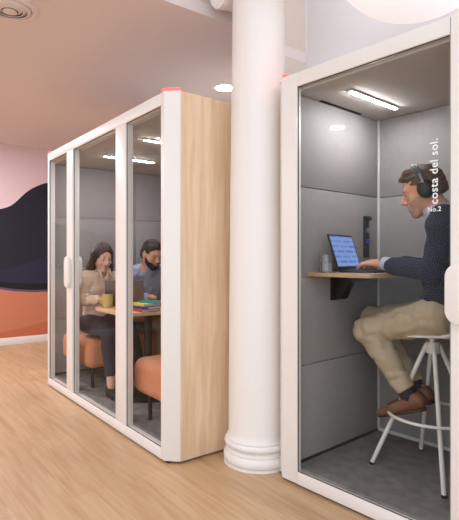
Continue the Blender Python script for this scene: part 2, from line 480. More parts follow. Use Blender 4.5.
def torso_sdf(F, J, e=0., k=.05, female=False):
    B = J['B']      # body frame at the pelvis for axes
    w = .88 if female else 1.0
    c = lambda a, b, t: np.array(a) * (1 - t) + np.array(b) * t
    sp = unit(np.array(J['chest']) - np.array(J['pelvis']))
    fwd = unit(B.f - sp * np.dot(B.f, sp)); R = np.stack([fwd, B.s, sp])
    F.ell(J['pelvis'], (.105 + e, .160 * (1.0 if female else 1.0) + e, .105 + e), B.R, .02)
    F.ell(c(J['pelvis'], J['chest'], .45), ((.098 if not female else .088) + e, .148 * w + e, .15 + e), R, k)
    F.ell(J['chest'], (.108 * (1 if not female else .95) + e, .165 * w + e, .155 + e), R, k)
    if female:
        for s in (-1, 1): F.ell(np.array(J['chest']) + fwd * .062 + B.s * .068 * s - sp * .005, (.042 + e, .058 + e, .055 + e), R, .06)
    for s in ('l', 'r'):
        F.cap(np.array(J['chest']) + sp * .08, J['sh_' + s], .07 * w + e, .054 * w + e, .05)
        F.cap(np.array(J['neck']) - sp * .01, J['sh_' + s], .045 * w + e, .048 * w + e, .05)

def arm_sdf(F, J, s, e=0., sc=1., to=1.0):
    wr = np.array(J['el_' + s]) * (1 - to) + np.array(J['wr_' + s]) * to
    F.cap(J['sh_' + s], J['el_' + s], .050 * sc + e, .040 * sc + e, .03)
    F.cap(J['el_' + s], wr, .040 * sc + e, .028 * sc + e + (.004 if e else 0), .02)

def leg_sdf(F, J, s, e=0., sc=1., to=1.0):
    an = np.array(J['kn_' + s]) * (1 - to) + np.array(J['an_' + s]) * to
    F.cap(J['hip_' + s], J['kn_' + s], .082 * sc + e, .056 * sc + e, .04)
    mid = np.array(J['kn_' + s]) * .65 + np.array(J['an_' + s]) * .35
    back = unit(np.cross(np.cross(np.array(J['kn_' + s]) - J['hip_' + s], np.array(J['an_' + s]) - J['kn_' + s]), np.array(J['an_' + s]) - J['kn_' + s]))
    F.cap(J['kn_' + s], an, .054 * sc + e, .036 * sc + e * 1.3, .03)
    F.ell(mid + back * .012, np.array((.05, .05, .10)) * sc + e * .7, np.stack([back, np.cross(unit(an - mid), back), unit(an - mid)]), .03)

def foot_pts(J, s):
    an = np.array(J['an_' + s]); f = unit(J['toe_' + s]); up = unit(J.get('fup_' + s, (0, 0, 1))); up = unit(up - f * np.dot(up, f))
    return an, f, up

def bounds(J, extra=.16):
    pts = np.array([v for k, v in J.items() if isinstance(v, (tuple, list, np.ndarray)) and not k.startswith(('toe', 'fup', 'hd_', 'hu_'))])
    return pts.min(0) - extra, pts.max(0) + extra

def person(J, base, label, skin, sk):
    """body mesh + clothes as children; sk = dict of styles"""
    root = thing('person', label, 'person', base, sk.get('rz', 0))
    female = sk.get('female', False); hs = sk.get('head', 1.0); H = J['H']
    org = (0, 0, 0)
    lo, hi = bounds(J); hi[2] += .08; lo[2] = min(lo[2], min(J['an_l'][2], J['an_r'][2]) - .13)
    h = .0042
    F = Field(lo, hi, h)
    torso_sdf(F, J, 0, female=female)
    asc = .86 if female else 1.0
    for s, sg in (('l', 1), ('r', -1)):
        arm_sdf(F, J, s, 0, asc); leg_sdf(F, J, s, 0, .95 if female else 1.0)
        an, f, up = foot_pts(J, s)
        F.cap(an - f * .03 - up * .040, an + f * .10 - up * .060, .024, .022, .012); F.cap(an + f * .10 - up * .060, an + f * .16 - up * .066, .022, .014, .01)
        hand_sdf(F, J['wr_' + s], J['hd_' + s], J['hu_' + s], -sg, J.get('curl', .5), (.9 if female else 1.0))
    F.cap(J['neck'], H.p(-.022, 0, -.055), (.05 if female else .060), (.046 if female else .056), .03)
    head_sdf(F, H, hs, female)
    P, Q = F.mesh(); mesh_from(P, Q, 'body', skin, root, org, 1)

    # ---- top garment
    def garment(name, m, fn, lo, hi, hh=.005, disp=None, smooth=2):
        G = Field(lo, hi, hh); fn(G); P, Q = G.mesh(); return mesh_from(P, Q, name, m, root, org, smooth, disp)
    e = sk.get('fit', .012)
    def top(G):
        torso_sdf(G, J, e, female=female)
        for s in ('l', 'r'): arm_sdf(G, J, s, e, asc, sk.get('sleeve', .95))
        # neckline opening
        nd = unit(np.array(H.p(-.02, 0, -.05)) - J['neck'])
        G.cut(np.array(J['neck']) + nd * sk.get('neckline', .012), nd, np.array(J['neck']) - .10, np.array(J['neck']) + .12)
        G.cap(J['neck'] - nd * .03, J['neck'] + nd * .1, .052 if female else .062, k=.005, mode='sub')
        if sk.get('vneck'):
            a = np.array(J['neck']) + J['B'].f * .07 + nd * .01
            G.cap(np.array(J['neck']) + J['B'].f * .045 + nd * .03, np.array(J['neck']) + J['B'].f * .115 - np.array((0, 0, sk['vneck'])), .045, .004, .004, 'sub')
        G.cut(np.array(J['pelvis']) + np.array((0, 0, sk.get('hem', -.02))), (0, 0, -1), np.array(J['pelvis']) - .22, np.array(J['pelvis']) + .22)
    lo2, hi2 = lo.copy(), hi.copy()
    lo2[2] = J['pelvis'][2] - .15; hi2[2] = H.o[2]
    shirt = garment(sk['top_name'], sk['top'], top, lo2, hi2, .005, sk.get('top_disp'))
    # ---- trousers
    te = sk.get('tfit', .012)
    def tr(G):
        G.ell(J['pelvis'], (.108 + te, .165 + te, .108 + te), J['B'].R, .02)
        for s in ('l', 'r'): leg_sdf(G, J, s, te, .95 if female else 1.0, sk.get('tlen', .93))
        for s in ('l', 'r'):
            d = unit(np.array(J['an_' + s]) - J['kn_' + s]); q = np.array(J['kn_' + s]) + d * np.linalg.norm(np.array(J['an_' + s]) - J['kn_' + s]) * sk.get('tlen', .93)
            G.cut(q + d * .012, d, q - .09, q + .10)
            G.cap(q + d * .004, q + d * .1, .034 * (.95 if female else 1) + te * .7, k=0, mode='sub')
        if sk.get('seat') is not None: G.cut((0, 0, sk['seat']), (0, 0, -1), np.array(J['pelvis']) - (.15, .2, .2), np.array(J['pelvis']) + (.2, .2, .05), .01)
    lo3, hi3 = lo.copy(), hi.copy(); hi3[2] = J['pelvis'][2] + .16
    garment('trousers', sk['bottom'], tr, lo3, hi3, .005, sk.get('bot_disp'))
    # ---- shoes and socks
    for s in ('l', 'r'):
        an, f, up = foot_pts(J, s); l = np.cross(up, f)
        def shoe(G):
            low = sk.get('low_shoe', False)
            G.cap(an - f * .038 - up * .042, an + f * .09 - up * .054, .039, .043, .02); G.cap(an + f * .09 - up * .054, an + f * .175 - up * .060, .043, .029, .02)
            if not low: G.cap(an - f * .02 - up * .02, an + f * .02 - up * .03, .040, .038, .02); G.cut(an + up * .002 - f * .02, up + f * .25)
            else: G.cut(an - up * .022, up + f * .10)
            G.cut(an - up * .078, -up)
        sh = garment('shoe', sk['shoe'], shoe, an - .27, an + .27, .0045, None, 1)
        G = Field(an - .27, an + .27, .0045)
        G.cap(an - f * .033 - up * .08, an + f * .09 - up * .08, .036, .041, .01); G.cap(an + f * .09 - up * .08, an + f * .175 - up * .08, .041, .026, .01)
        G.cut(an - up * .074, up); G.cut(an - up * .090, -up)
        P, Q = G.mesh(); mesh_from(P, Q, 'sole', sk['sole'], sh, org, 1)
        if sk.get('laces'):
            mb = MB()
            for i in range(4):
                c = an + f * (.045 + .018 * i) - up * (.022 + .0045 * i)
                mb.tube([c + l * .020, c + up * .004, c - l * .020], .0022, 6)
            mb.build('laces', sk['sole'], sh)
        if sk.get('sock'):
            G = Field(an - .2, an + .2, .005); d = unit(np.array(J['kn_' + s]) - an)
            G.cap(an - up * .03, an + d * .07, .043, .0425, .01)
            P, Q = G.mesh(); mesh_from(P, Q, 'sock', sk['sock'], root, org, 1)
    # ---- eyes and brows
    for s in (-1, 1):
        eye = MB().sphere(H.p(.0768 * hs, s * .031 * hs, .0015 * hs), .0130 * hs, (1, 1, 1), 16).build('eye', M['eyew'], root)
        MB().sphere(H.p(.0848 * hs, s * .031 * hs, -.0012 * hs), .0062 * hs, (1, 1, 1), 12).build('iris', M['iris'], eye)
        # upper lid
        G = Field(H.o - .16, H.o + .16, .0025)
        G.ell(H.p(.0772 * hs, s * .031 * hs, .003 * hs), np.array((.0138, .0155, .0135)) * hs, H.R, 0); G.cut(H.p(.0772, s * .031, .0005), -H.u + H.f * .1)
        P, Q = G.mesh(); mesh_from(P, Q, 'eyelid', skin, root, org, 1)
        mb = MB(); mb.tube([H.p(.0875 * hs, s * .0185 * hs, .0015 * hs), H.p(.0915 * hs, s * .031 * hs, .001 * hs), H.p(.083 * hs, s * .0445 * hs, .0005 * hs)], .0021, 6); mb.build('eyelashes', M['iris'], root)
        mb = MB(); mb.tube([H.p(.091 * hs, s * .014 * hs, .022 * hs), H.p(.0895 * hs, s * .030 * hs, .0275 * hs), H.p(.076 * hs, s * .047 * hs, .022 * hs)], .0038, 8, r2=.002); mb.build('eyebrow', sk['hairm'], root)
    if female or sk.get('lips'):
        mb = MB(); mb.tube([H.p(.086 * hs, -.019 * hs, -.0672 * hs), H.p(.0925 * hs, -.008 * hs, -.0625 * hs), H.p(.0935 * hs, 0, -.064 * hs), H.p(.0925 * hs, .008 * hs, -.0625 * hs), H.p(.086 * hs, .019 * hs, -.0672 * hs)], .0036, 8)
        mb.tube([H.p(.086 * hs, -.016 * hs, -.070 * hs), H.p(.0925 * hs, 0, -.0745 * hs), H.p(.086 * hs, .016 * hs, -.070 * hs)], .0040, 8); mb.build('lips', M['lips'], root)
    return root, H, hs

def hair_short(root, H, hs, m, quiff=.0, thick=.012, seed=3, line=.062, side=-.02):
    G = Field(H.o - .2, H.o + .2, .003)
    t = thick
    G.ell(H.p(-.014 * hs, 0, .040 * hs), np.array((.097 + t * .8, .074 + t * .35, .086 + t)) * hs, H.R, 0)
    G.ell(H.p(-.06 * hs, 0, -.02 * hs), np.array((.055, .072, .075)) * hs, H.R, .03)          # back of the head to the nape
    if quiff:
        G.cap(H.p(.05 * hs, -.035 * hs, .098 * hs), H.p(.05 * hs, .035 * hs, .098 * hs), .026, k=.03)
        G.cap(H.p(.06 * hs, -.025 * hs, .092 * hs), H.p(.088 * hs, .01 * hs, .088 * hs), .018, .012, .02)
    # face opening
    G.ell(H.p(.105 * hs, 0, -.02 * hs), np.array((.078, .12, line + .035)) * hs, H.R, .010, 'sub')
    G.cut(H.p(0, 0, -.065 * hs), -H.u - .35 * H.f)
    for s in (-1, 1): G.ell(H.p(-.008 * hs, s * .085 * hs, -.022 * hs), np.array((.026, .03, .045)) * hs, H.R, .006, 'sub')
    P, Q = G.mesh()
    r = np.random.RandomState(seed); W = r.normal(size=(10, 3)) * 160; W = W - np.outer(W @ H.f, H.f) * .8; ph = r.uniform(0, 6, 10)
    return mesh_from(P, Q, 'hair', m, root, (0, 0, 0), 1, lambda X: .0026 * np.sin(X @ W.T + ph).sum(1) / 3.)

def beard(root, H, hs, m, t=.004, top=-.045, name='beard', back=-.0):
    G = Field(H.o - .18, H.o + .18, .003)
    head_sdf(G, H, hs)
    G.F -= t
    big = [H.o - .18, H.o + .18]
    G.cut(H.p(0, 0, top * hs), H.u + .5 * H.f)       # rises towards the ears
    G.cut(H.p(back * hs, 0, 0), -H.f)
    G.ell(H.p(.098 * hs, 0, -.067 * hs), np.array((.020, .020, .0095)) * hs, H.R, .004, 'sub')
    P, Q = G.mesh()
    return mesh_from(P, Q, name, m, root, (0, 0, 0), 1, folds(.0008, 700, 8, 3))

# ------------------------------------------------------------------ frames of reference
# world: x along the front of the meeting pod, y into it, origin on the floor at its near corner
POD_B = Vector((.50, .40, 0)); RB = math.radians(4)
def bw(x, y, z=0):
    c, s = math.cos(RB), math.sin(RB); return (POD_B.x + c * x - s * y, POD_B.y + s * x + c * y, z)

# ------------------------------------------------------------------ the setting
XL = -4.72
Zc = 2.74; Zh = 3.9
o = MB().box(XL - .1, 5.2, -9.0, 2.5, -.1, 0).build('floor', M['floor']); struct(o)
mb = MB(); mb.box(XL - .1, -.15, -9.0, .95, Zc, Zc + .08); mb.box(XL - .1, -.30, .95, 2.5, Zc, Zc + .08)
o = mb.build('ceiling', M['ceil']); struct(o)
o = MB().box(-.15, 5.2, -9.0, 2.5, Zh, Zh + .1).build('ceiling', M['wallw']); struct(o)
o = MB().box(-.30, -.15, -9.0, .95, Zc + .0805, Zh).build('trim_1', M['bulk']); struct(o)
o = MB().box(-.62, -.30, .95, 1.42, 2.32, Zc - .0005).build('trim_2', M['bulk']); struct(o)
o = MB().box(-.62, -.30, .9505, 1.42, Zc + .0805, Zh).build('trim_3', M['bulk']); struct(o)
o = MB().box(-.298, 5.2, 1.42, 1.52, 0, Zh).build('wall_back', M['wallw']); struct(o)
o = MB().box(XL, -.298, 2.3, 2.4, 0, Zc).build('wall_rear', M['wallw']); struct(o)

# left wall with its painted wave: rows of one curved sheet, one paint per row
def wall_left():
    ys = np.linspace(-9.0, 2.3, 453)
    # measured heights along y (visible between y=0.1 and 0.75)
    def interp(pts):
        a = np.array(pts); 
        return np.interp(ys, a[:, 0], a[:, 1])
    def smooth(v, n=7):
        k = np.ones(n) / n; return np.convolve(np.pad(v, n // 2, mode='edge'), k, 'valid')
    navy_top = smooth(interp([(-5.2, 1.2), (-1.5, 1.55), (-.6, 1.75), (-.2, 1.80), (.08, 1.838), (.20, 1.868), (.28, 1.905), (.36, 1.99), (.44, 2.09), (.54, 2.165), (.64, 2.22), (.76, 2.27), (1.1, 2.33), (1.6, 2.2), (2.3, 1.9)]))
    streak = smooth(interp([(-5.2, .80), (.08, 1.02), (.3, 1.05), (.5, 1.12), (.76, 1.22), (1.4, 1.4), (2.3, 1.5)]))
    band_top = smooth(interp([(-5.2, 1.3), (-1, 1.02), (-.3, .92), (.08, .875), (.3, .845), (.55, .825), (.76, .82), (1.2, .84), (2.3, .9)]))
    band_bot = smooth(interp([(-5.2, 1.1), (-1, .92), (-.3, .85), (.08, .800), (.3, .76), (.55, .735), (.76, .735), (1.2, .74), (2.3, .82)]))
    lav_bot = band_bot - .03
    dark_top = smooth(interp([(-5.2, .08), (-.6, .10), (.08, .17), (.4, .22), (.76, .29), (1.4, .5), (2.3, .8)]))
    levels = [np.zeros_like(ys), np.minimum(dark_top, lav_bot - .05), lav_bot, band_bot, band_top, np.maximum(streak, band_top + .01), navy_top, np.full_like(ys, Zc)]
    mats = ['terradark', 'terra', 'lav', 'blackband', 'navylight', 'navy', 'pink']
    bm = bmesh.new()
    V = [[bm.verts.new((XL, y, lv[i])) for i, y in enumerate(ys)] for lv in levels]
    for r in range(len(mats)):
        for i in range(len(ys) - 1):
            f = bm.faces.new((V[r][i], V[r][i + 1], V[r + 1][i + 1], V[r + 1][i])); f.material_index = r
    # back of the wall
    g = [bm.verts.new(p) for p in ((XL - .1, -9.0, 0), (XL - .1, 2.3, 0), (XL - .1, 2.3, Zc), (XL - .1, -9.0, Zc))]
    bm.faces.new(g).material_index = len(mats) - 1
    a, b, c, d = V[0][0], V[0][-1], V[-1][-1], V[-1][0]
    bmesh.ops.recalc_face_normals(bm, faces=bm.faces[:])
    me = bpy.data.meshes.new('wall_left'); bm.to_mesh(me); bm.free()
    for m in mats: me.materials.append(M[m])
    return link(bpy.data.objects.new('wall_left', me))
struct(wall_left())
o = MB().box(XL, XL + .018, -9.0, 2.3, 0, .10, .004).build('baseboard_left', M['frame']); struct(o)

# ceiling air diffuser, upper left
def air_vent(x, y):
    t = thing('air_vent', 'round white ceiling air diffuser with concentric rings, top left of the room', 'air vent', (x, y, Zc))
    MB().lathe([(.165, 0), (.167, -.006), (.150, -.016), (.130, -.012), (.128, 0)], 56).build('rim', M['ceil'], t)
    mb = MB().lathe([(.128, -.0005), (.128, -.004)], 48); mb.build('throat', M['ventgrey'], t)
    for r in (.122, .096, .070):
        MB().lathe([(r - .020, -.022), (r, -.010), (r, -.006), (r - .022, -.018), (r - .020, -.022)], 48, cap=False).build('ring', M['ceil'], t)
    MB().lathe([(.042, -.024), (.040, -.027), (.001, -.030)], 32).build('center_disc', M['ceil'], t)
air_vent(-.806, -.666)

def downlight(x, y, label):
    t = thing('ceiling_light', label, 'ceiling light', (x, y, Zc))
    MB().lathe([(.098, 0), (.098, -.006), (.086, -.008), (.086, 0)], 40).build('rim', M['frame'], t)
    MB().lathe([(.085, -.001), (.085, -.005)], 40).build('lens', M['downlight'], t)
downlight(-1.14, 1.24, 'lit round recessed ceiling downlight just left of the white column')
downlight(-1.01, -2.51, 'lit round downlight seen only as a small reflection high in the booth glass')

# big frosted globe above the booth
def pendant():
    c = Vector(bw(.55, .42)); r = .48; zc = 2.44 + r
    t = thing('pendant_lamp', 'large frosted white globe pendant lamp hanging above the phone booth', 'lamp', (c.x, c.y, Zh))
    MB().sphere((0, 0, zc - Zh), r, seg=64).build('globe', M['globe'], t)
    MB().lathe([(.07, 0), (.07, -.03), (.02, -.035)], 24).build('ceiling_rose', M['frame'], t)
pendant()

# ------------------------------------------------------------------ column
def column(x, y, label):
    t = thing('column', label, 'column', (x, y, 0))
    def torus(r0, r1, z0, z1, n=10):
        zc, hz = (z0 + z1) / 2, (z1 - z0) / 2
        return [(r0 + (r1 - r0) * math.cos(a), zc + hz * math.sin(a)) for a in np.linspace(-PI / 2, PI / 2, n)]
    prof = [(.200, 0), (.2065, 0), (.2065, .012)] + torus(.192, .208, .012, .070) + [(.196, .073), (.196, .080)] + \
           [(.196 - .010 * math.sin(a), .080 + .020 * a / PI) for a in np.linspace(0, PI, 8)] + [(.197, .101)] + torus(.186, .202, .103, .142) + [(.192, .145), (.190, .152), (.183, .157)]
    MB().lathe(prof, 72).build('base', M['column'], t)
    sh = [(.186, .155), (.180, .165), (.1775, .185)]
    for i in range(1, 25):
        z = .185 + (2.70 - .185) * i / 24; q = i / 24
        sh.append((.1775 - .024 * (q ** 1.5), z))
    MB().lathe(sh, 72).build('shaft', M['column'], t)
    cap = MB().lathe([(.153, 2.70), (.153, 2.76), (.165, 2.765), (.168, 2.772), (.165, 2.779), (.155, 2.785), (.165, 2.80), (.185, 2.815), (.20, 2.83), (.20, 2.86)], 64)
    cap.box(-.25, .25, -.19, .19, 2.885, 2.935, .008); cap.box(-.23, .23, -.20, .20, 2.84, 2.885, .01)
    co = cap.build('capital', M['column'], t)
    for sx in (-1, 1):
        mb = MB()
        # scroll bolster: waisted roll with spiral relief on both faces
        mx = Matrix.Translation((sx * .205, 0, 2.805)) @ Matrix.Rotation(PI / 2, 4, 'X')
        mb.lathe([(.02, -.140), (.055, -.143), (.082, -.140), (.085, -.125), (.080, -.105), (.070, -.05), (.066, 0), (.070, .05), (.080, .105), (.085, .125), (.082, .140), (.055, .143), (.02, .140)], 36, mx=mx)
        for sy in (-1, 1):
            pts = [(sx * .205 + sx * (.012 + .011 * a) * math.cos(a), sy * .142, 2.805 + (.012 + .011 * a) * math.sin(a)) for a in np.linspace(0, 6.4, 44)]
            mb.tube(pts, .006, 6)
        mb.build('volute', M['column'], co)
    MB().box(-.28, .28, -.28, .28, 2.935, Zh).build('pier', M['bulk'], t)
column(.212, .481, 'white classical column with moulded base and scrolled capital between the two pods')

# ------------------------------------------------------------------ lettering
def text_mesh(body, length, mx, name, parent, bold=.012, m='white_letter'):
    cu = bpy.data.curves.new('lettering', 'FONT'); cu.body = body; cu.size = 1; cu.offset = bold; cu.extrude = .004; cu.resolution_u = 3
    cu.space_character = 1.06
    to = bpy.data.objects.new('lettering', cu); COL.objects.link(to)
    bpy.context.view_layer.update()
    me = bpy.data.meshes.new_from_object(to.evaluated_get(bpy.context.evaluated_depsgraph_get()))
    bpy.data.objects.remove(to); bpy.data.curves.remove(cu)
    xs = [v.co.x for v in me.vertices]; x0, x1 = min(xs), max(xs); k = length / (x1 - x0)
    me.transform(Matrix.Translation((-x0, 0, 0))); me.transform(Matrix.Scale(k, 4)); me.transform(mx)
    me.name = name; me.materials.clear(); me.materials.append(M[m])
    return link(bpy.data.objects.new(name, me), parent)

# ------------------------------------------------------------------ pods
H_POD = 2.165; OT, OB = 2.09, .078; FL = .09; CE = 2.075
def handle_mb(x, y0, y1, z0, z1, w):
    pts = rrect(-w / 2, w / 2, z0, z1, w / 2 - .001, 8)
    mx = Matrix(((1, 0, 0, x), (0, 0, -1, y1), (0, 1, 0, 0), (0, 0, 0, 1)))
    return MB().prism_m(pts, 0, y1 - y0, mx, .008)

def felt_wall_x(x0, x1, y0, y1, seams, vseams=()):
    """felt cladding in a plane x = const split by recessed seams"""
    mb = MB(); zs = [FL] + list(seams) + [CE]; ys = [y0] + list(vseams) + [y1]
    for a, b in zip(zs, zs[1:]):
        for c, d in zip(ys, ys[1:]): mb.box(x0, x1, c + .0015, d - .0015, a + .002, b - .002, .004, 2)
    return mb
def felt_wall_y(y0, y1, x0, x1, seams):
    mb = MB(); zs = [FL] + list(seams) + [CE]
    for a, b in zip(zs, zs[1:]): mb.box(x0 + .0015, x1 - .0015, y0, y1, a + .002, b - .002, .004, 2)
    return mb

def pod(root, L0, L1, D, openings, li=None, cx=None, lights=2, T=.055, ch=.067, pw=.104, seams=(.61, 1.09, 1.58), vseam=()):
    """pod in local coordinates: front plane y=0, from x=L0 to x=L1"""
    fr = MB()
    li = L0 + .045 if li is None else li; cx = ch if cx is None else cx; p0 = openings[0][0]; p1 = openings[-1][1]
    z0 = .014
    # near and far corner posts with chamfered outer corner
    fr.prism([(L0 + cx, 0), (p0, 0), (p0, T), (L0 + .004, T + .03), (L0, ch)], z0, H_POD, .006)
    fr.prism([(p1, 0), (L1 - ch, 0), (L1, ch), (L1 - .004, T + .03), (p1, T)], z0, H_POD, .006)
    a, b = p0, p1
    fr.box(a, b, 0, T, OT, H_POD - .002, .003); fr.box(a, b, 0, T, z0, OB, .003)
    ends = sorted([v for op in openings for v in op])
    for x0, x1 in zip(ends[1:-1:2], ends[2:-1:2]): fr.box(x0, x1, .0005, T, OB, OT, .003)
    fr.build('front_frame', M['frame'], root)
    MB().box(L0 + .06, L1 - .06, .02, D - .03, .001, z0 + .004).build('plinth', M['recess'], root)
    for i, (x0, x1) in enumerate(openings):
        g = MB(); q = .0035
        for ya, yb in ((.008, .0115),):
            g.box(x0, x0 + q, ya, yb, OB, OT); g.box(x1 - q, x1, ya, yb, OB, OT); g.box(x0, x1, ya, yb, OT - q, OT); g.box(x0, x1, ya, yb, OB, OB + q)
        pane = MB().box(x0 + .001, x1 - .001, .012, .020, OB + .001, OT - .001).build('glass_pane', M['glass'], root, False)
        g.build('glazing_seal', M['gasket'], pane)
    # side walls
    sp = MB().box(L1 - .045, L1 - .001, ch, D, z0, H_POD - .003, .002); sp.build('side_panel', M['ash'], root)
    sp = MB().box(L0 + .001, li, ch, D, z0, H_POD - .003, .002); sp.build('side_panel', M['ash'], root)
    MB().box(li, L1 - .045, D - .04, D, z0, H_POD - .003, .002).build('rear_panel', M['ash'], root)
    MB().box(li, L1 - .045, T + .001, D - .04, CE, H_POD - .003).build('roof', M['podceil'], root)
    MB().box(li, L1 - .045, T + .001, D - .04, .02, FL).build('carpet_floor', M['carpet'], root)
    felt_wall_x(li, li + .015, T + .002, D - .055, seams, vseam).build('wall_lining', M['felt'], root)
    felt_wall_x(L1 - .060, L1 - .045, T + .002, D - .055, seams, vseam).build('wall_lining', M['felt'], root)
    felt_wall_y(D - .055, D - .0405, li + .017, L1 - .062, seams).build('wall_lining', M['felt'], root)
    # white corner profiles and dark skirting
    cp = MB().box(li + .0151, li + .027, D - .067, D - .0551, FL, CE, .002); cp.build('corner_profile', M['alu'], root)
    cp = MB().box(L1 - .072, L1 - .0601, D - .067, D - .0551, FL, CE, .002); cp.build('corner_profile', M['alu'], root)
    sk = MB(); sk.box(li + .0151, li + .021, T + .003, D - .068, FL, FL + .014); sk.build('skirting', M['gasket'], root)
    sk = MB(); sk.box(li + .028, L1 - .073, D - .063, D - .0551, FL, FL + .012); sk.box(li + .028, L1 - .073, D - .060, D - .0551, FL + .012, FL + .018); sk.build('skirting', M['alu'], root)
    for sx, s in ((L0 + cx - ch, 1), (L1, -1))[:lights]:
        pts = [(sx + s * (ch + .002), .002), (sx + s * (pw - .012), .002), (sx + s * (pw - .012), .04), (sx + s * .02, ch + .01), (sx + s * .002, ch + .002)]
        if s < 0: pts = pts[::-1]
        MB().prism(pts, H_POD + .0005, H_POD + .015, .002).build('status_light', M['red'], root)

def light_bar(root, x, y0, y1):
    h = MB().box(x - .013, x + .013, y0 - .006, y1 + .006, CE - .012, CE - .0005, .002).build('light_bar', M['alu'], root)
    MB().box(x - .009, x + .009, y0, y1, CE - .0155, CE - .0121).build('diffuser', M['led'], h)

# meeting pod
LA = -2.305
rootA = thing('meeting_pod', 'large white framed glass meeting pod with an ash side where two people sit', 'office pod', (0, 0, 0))
pod(rootA, LA, 0, 1.42, [(-2.201, -1.728), (-1.571, -.741), (-.578, -.104)], vseam=(.9,))
MB().box(-1.655, -1.573, -.004, .0, OB + .02, OT - .02, .001).build('door_stile', M['frame'], rootA)
handle_mb(-1.645, -.036, -.0045, .945, 1.205, .105).build('door_handle', M['frame'], rootA)
handle_mb(-1.645, .0555, .09, .945, 1.205, .105).build('door_handle', M['frame'], rootA)
light_bar(rootA, -1.57, .27, .745); light_bar(rootA, -.83, .27, .745)
mb = MB(); z = 1.40; k = 0
r_ = random.Random(3)
while z < 1.585:
    hgt = r_.choice((.009, .011, .010)); wd = r_.choice((.016, .016, .026)); mb.box(-1.522 - (wd - .016), -1.506, .0112, .0119, z, z + hgt * .55); mb.box(-1.522, -1.506 - .009, .0112, .0119, z, z + hgt); z += hgt + .004
mb.build('vertical_lettering', M['white_letter'], rootA)

# phone booth
rootB = thing('phone_booth', 'single person white framed glass phone booth with a lone man on a stool', 'office pod', POD_B, RB)
DB = .90; LB = 1.012
pod(rootB, -.070, LB, DB, [(.106, .906)], li=.045, cx=.070, lights=1, T=.030)
MB().box(.908, .909, -.0012, .0, OB, H_POD - .01).build('frame_joint', M['gasket'], rootB)
handle_mb(.953, -.038, -.0008, .935, 1.175, .110).build('door_handle', M['frame'], rootB)
light_bar(rootB, .29, .21, .66)
MB().box(.0605, .082, .24, .63, CE - .004, CE - .0003).build('air_slot', M['recess'], rootB)
up = Matrix(((0, -1, 0, .850), (0, 0, -1, .0118), (1, 0, 0, 1.418), (0, 0, 0, 1)))   # reads upwards
text_mesh('costa del sol.', .268, up @ Matrix.Scale(1, 4), 'lettering', rootB, .012)
fl = Matrix(((1, 0, 0, .808), (0, 0, -1, .0118), (0, 1, 0, 1.388), (0, 0, 0, 1)))
text_mesh('No.2', .056, fl, 'lettering', rootB, .012)
# power column on the booth wall
pw_ = MB().box(.0605, .078, .672, .718, 1.195, 1.455, .004).build('power_panel', M['blackpl'], rootB)
mx = Matrix.Translation((.078, .695, 1.365)) @ Matrix.Rotation(PI / 2, 4, 'Y')
MB().lathe([(.016, 0), (.016, .004), (.012, .006)], 20, mx=mx).build('socket', M['screwsilver'], pw_)
MB().box(.0781, .0795, .682, .708, 1.285, 1.312, .0004).build('usb_port', M['blueled'], pw_)
MB().box(.078, .098, .676, .714, 1.425, 1.45, .004).build('coat_hook', M['blackpl'], pw_)

# ------------------------------------------------------------------ booth furniture
HT = 1.117
desk = thing('desk', 'small oak wall desk on a black bracket inside the phone booth', 'desk', bw(.061, .45, HT), RB)
MB().prism([(0, -.315), (.33, -.315)] + [(.40 - .07 + .07 * math.sin(a), -.245 - .07 * math.cos(a)) for a in np.linspace(.2, PI / 2, 7)] + [(.40, .375), (0, .375)], -.022, 0, .002).build('desktop', M['deskoak'], desk)
br = MB()
mxb = Matrix(((1, 0, 0, 0), (0, 0, 1, -.07), (0, 1, 0, 0), (0, 0, 0, 1)))
br.prism_m([(0, -.0225), (.25, -.0225), (.25, -.035), (.10, -.06), (.05, -.155), (0, -.165)], 0, .06, mxb, .002)
br.box(0, .012, -.11, .03, -.165, -.0225, .002)
br.build('bracket', M['black'], desk)

def laptop(loc, rz, label, shell, screen, open_deg=112, w=.31, d=.215, on=True, group=None):
    """keyboard side faces local +x, hinge at local x=0"""
    t = thing('laptop', label, 'laptop', loc, rz)
    MB().prism(rrect(-.004, d, -w / 2, w / 2, .012), .0, .014, .003).build('base', shell, t)
    kb = MB()
    for r in range(5):
        for c in range(12): kb.box(.028 + r * .0185, .0435 + r * .0185, -w / 2 + .02 + c * (w - .04) / 12, -w / 2 + .0175 + (c + 1) * (w - .04) / 12, .0139, .0152)
    kb.build('keyboard', M['blackpl'], t)
    a = math.radians(open_deg - 90)
    mx = Matrix.Translation((0, 0, .014)) @ Matrix.Rotation(-a, 4, 'Y')
    lid = MB(); lid.box(-.008, 0, -w / 2, w / 2, 0, d, .003); lid.xf(mx); lo = lid.build('lid', shell, t)
    s = MB(); s.box(.0002, .0012, -w / 2 + .009, w / 2 - .009, .018, d - .010)
    so = s.build('screen', M['screen'] if on else M['blackpl'], lo); so.matrix_local = mx
    b = MB(); b.box(0, .0009, -w / 2 + .002, w / 2 - .002, .003, d - .002); b.xf(mx); b.build('bezel', M['blackpl'], lo)
    return t
YAWL = math.radians(10)
laptop(bw(.175, .375, HT), RB + YAWL, 'open black laptop with a lit blue screen on the booth desk', M['blackpl'], None, 108, .30, .205)

def tumbler():
    t = thing('water_glass', 'half full clear water glass on the left end of the booth desk', 'glass', bw(.155, .180, HT))
    MB().lathe([(.0305, 0), (.033, .002), (.0365, .094), (.0355, .094), (.0315, .006), (.001, .006)], 32, cap=True).build('tumbler', M['tumbler'], t)
    MB().lathe([(.0310, .0065), (.0338, .052)], 32).build('water', M['water'], t)
tumbler()

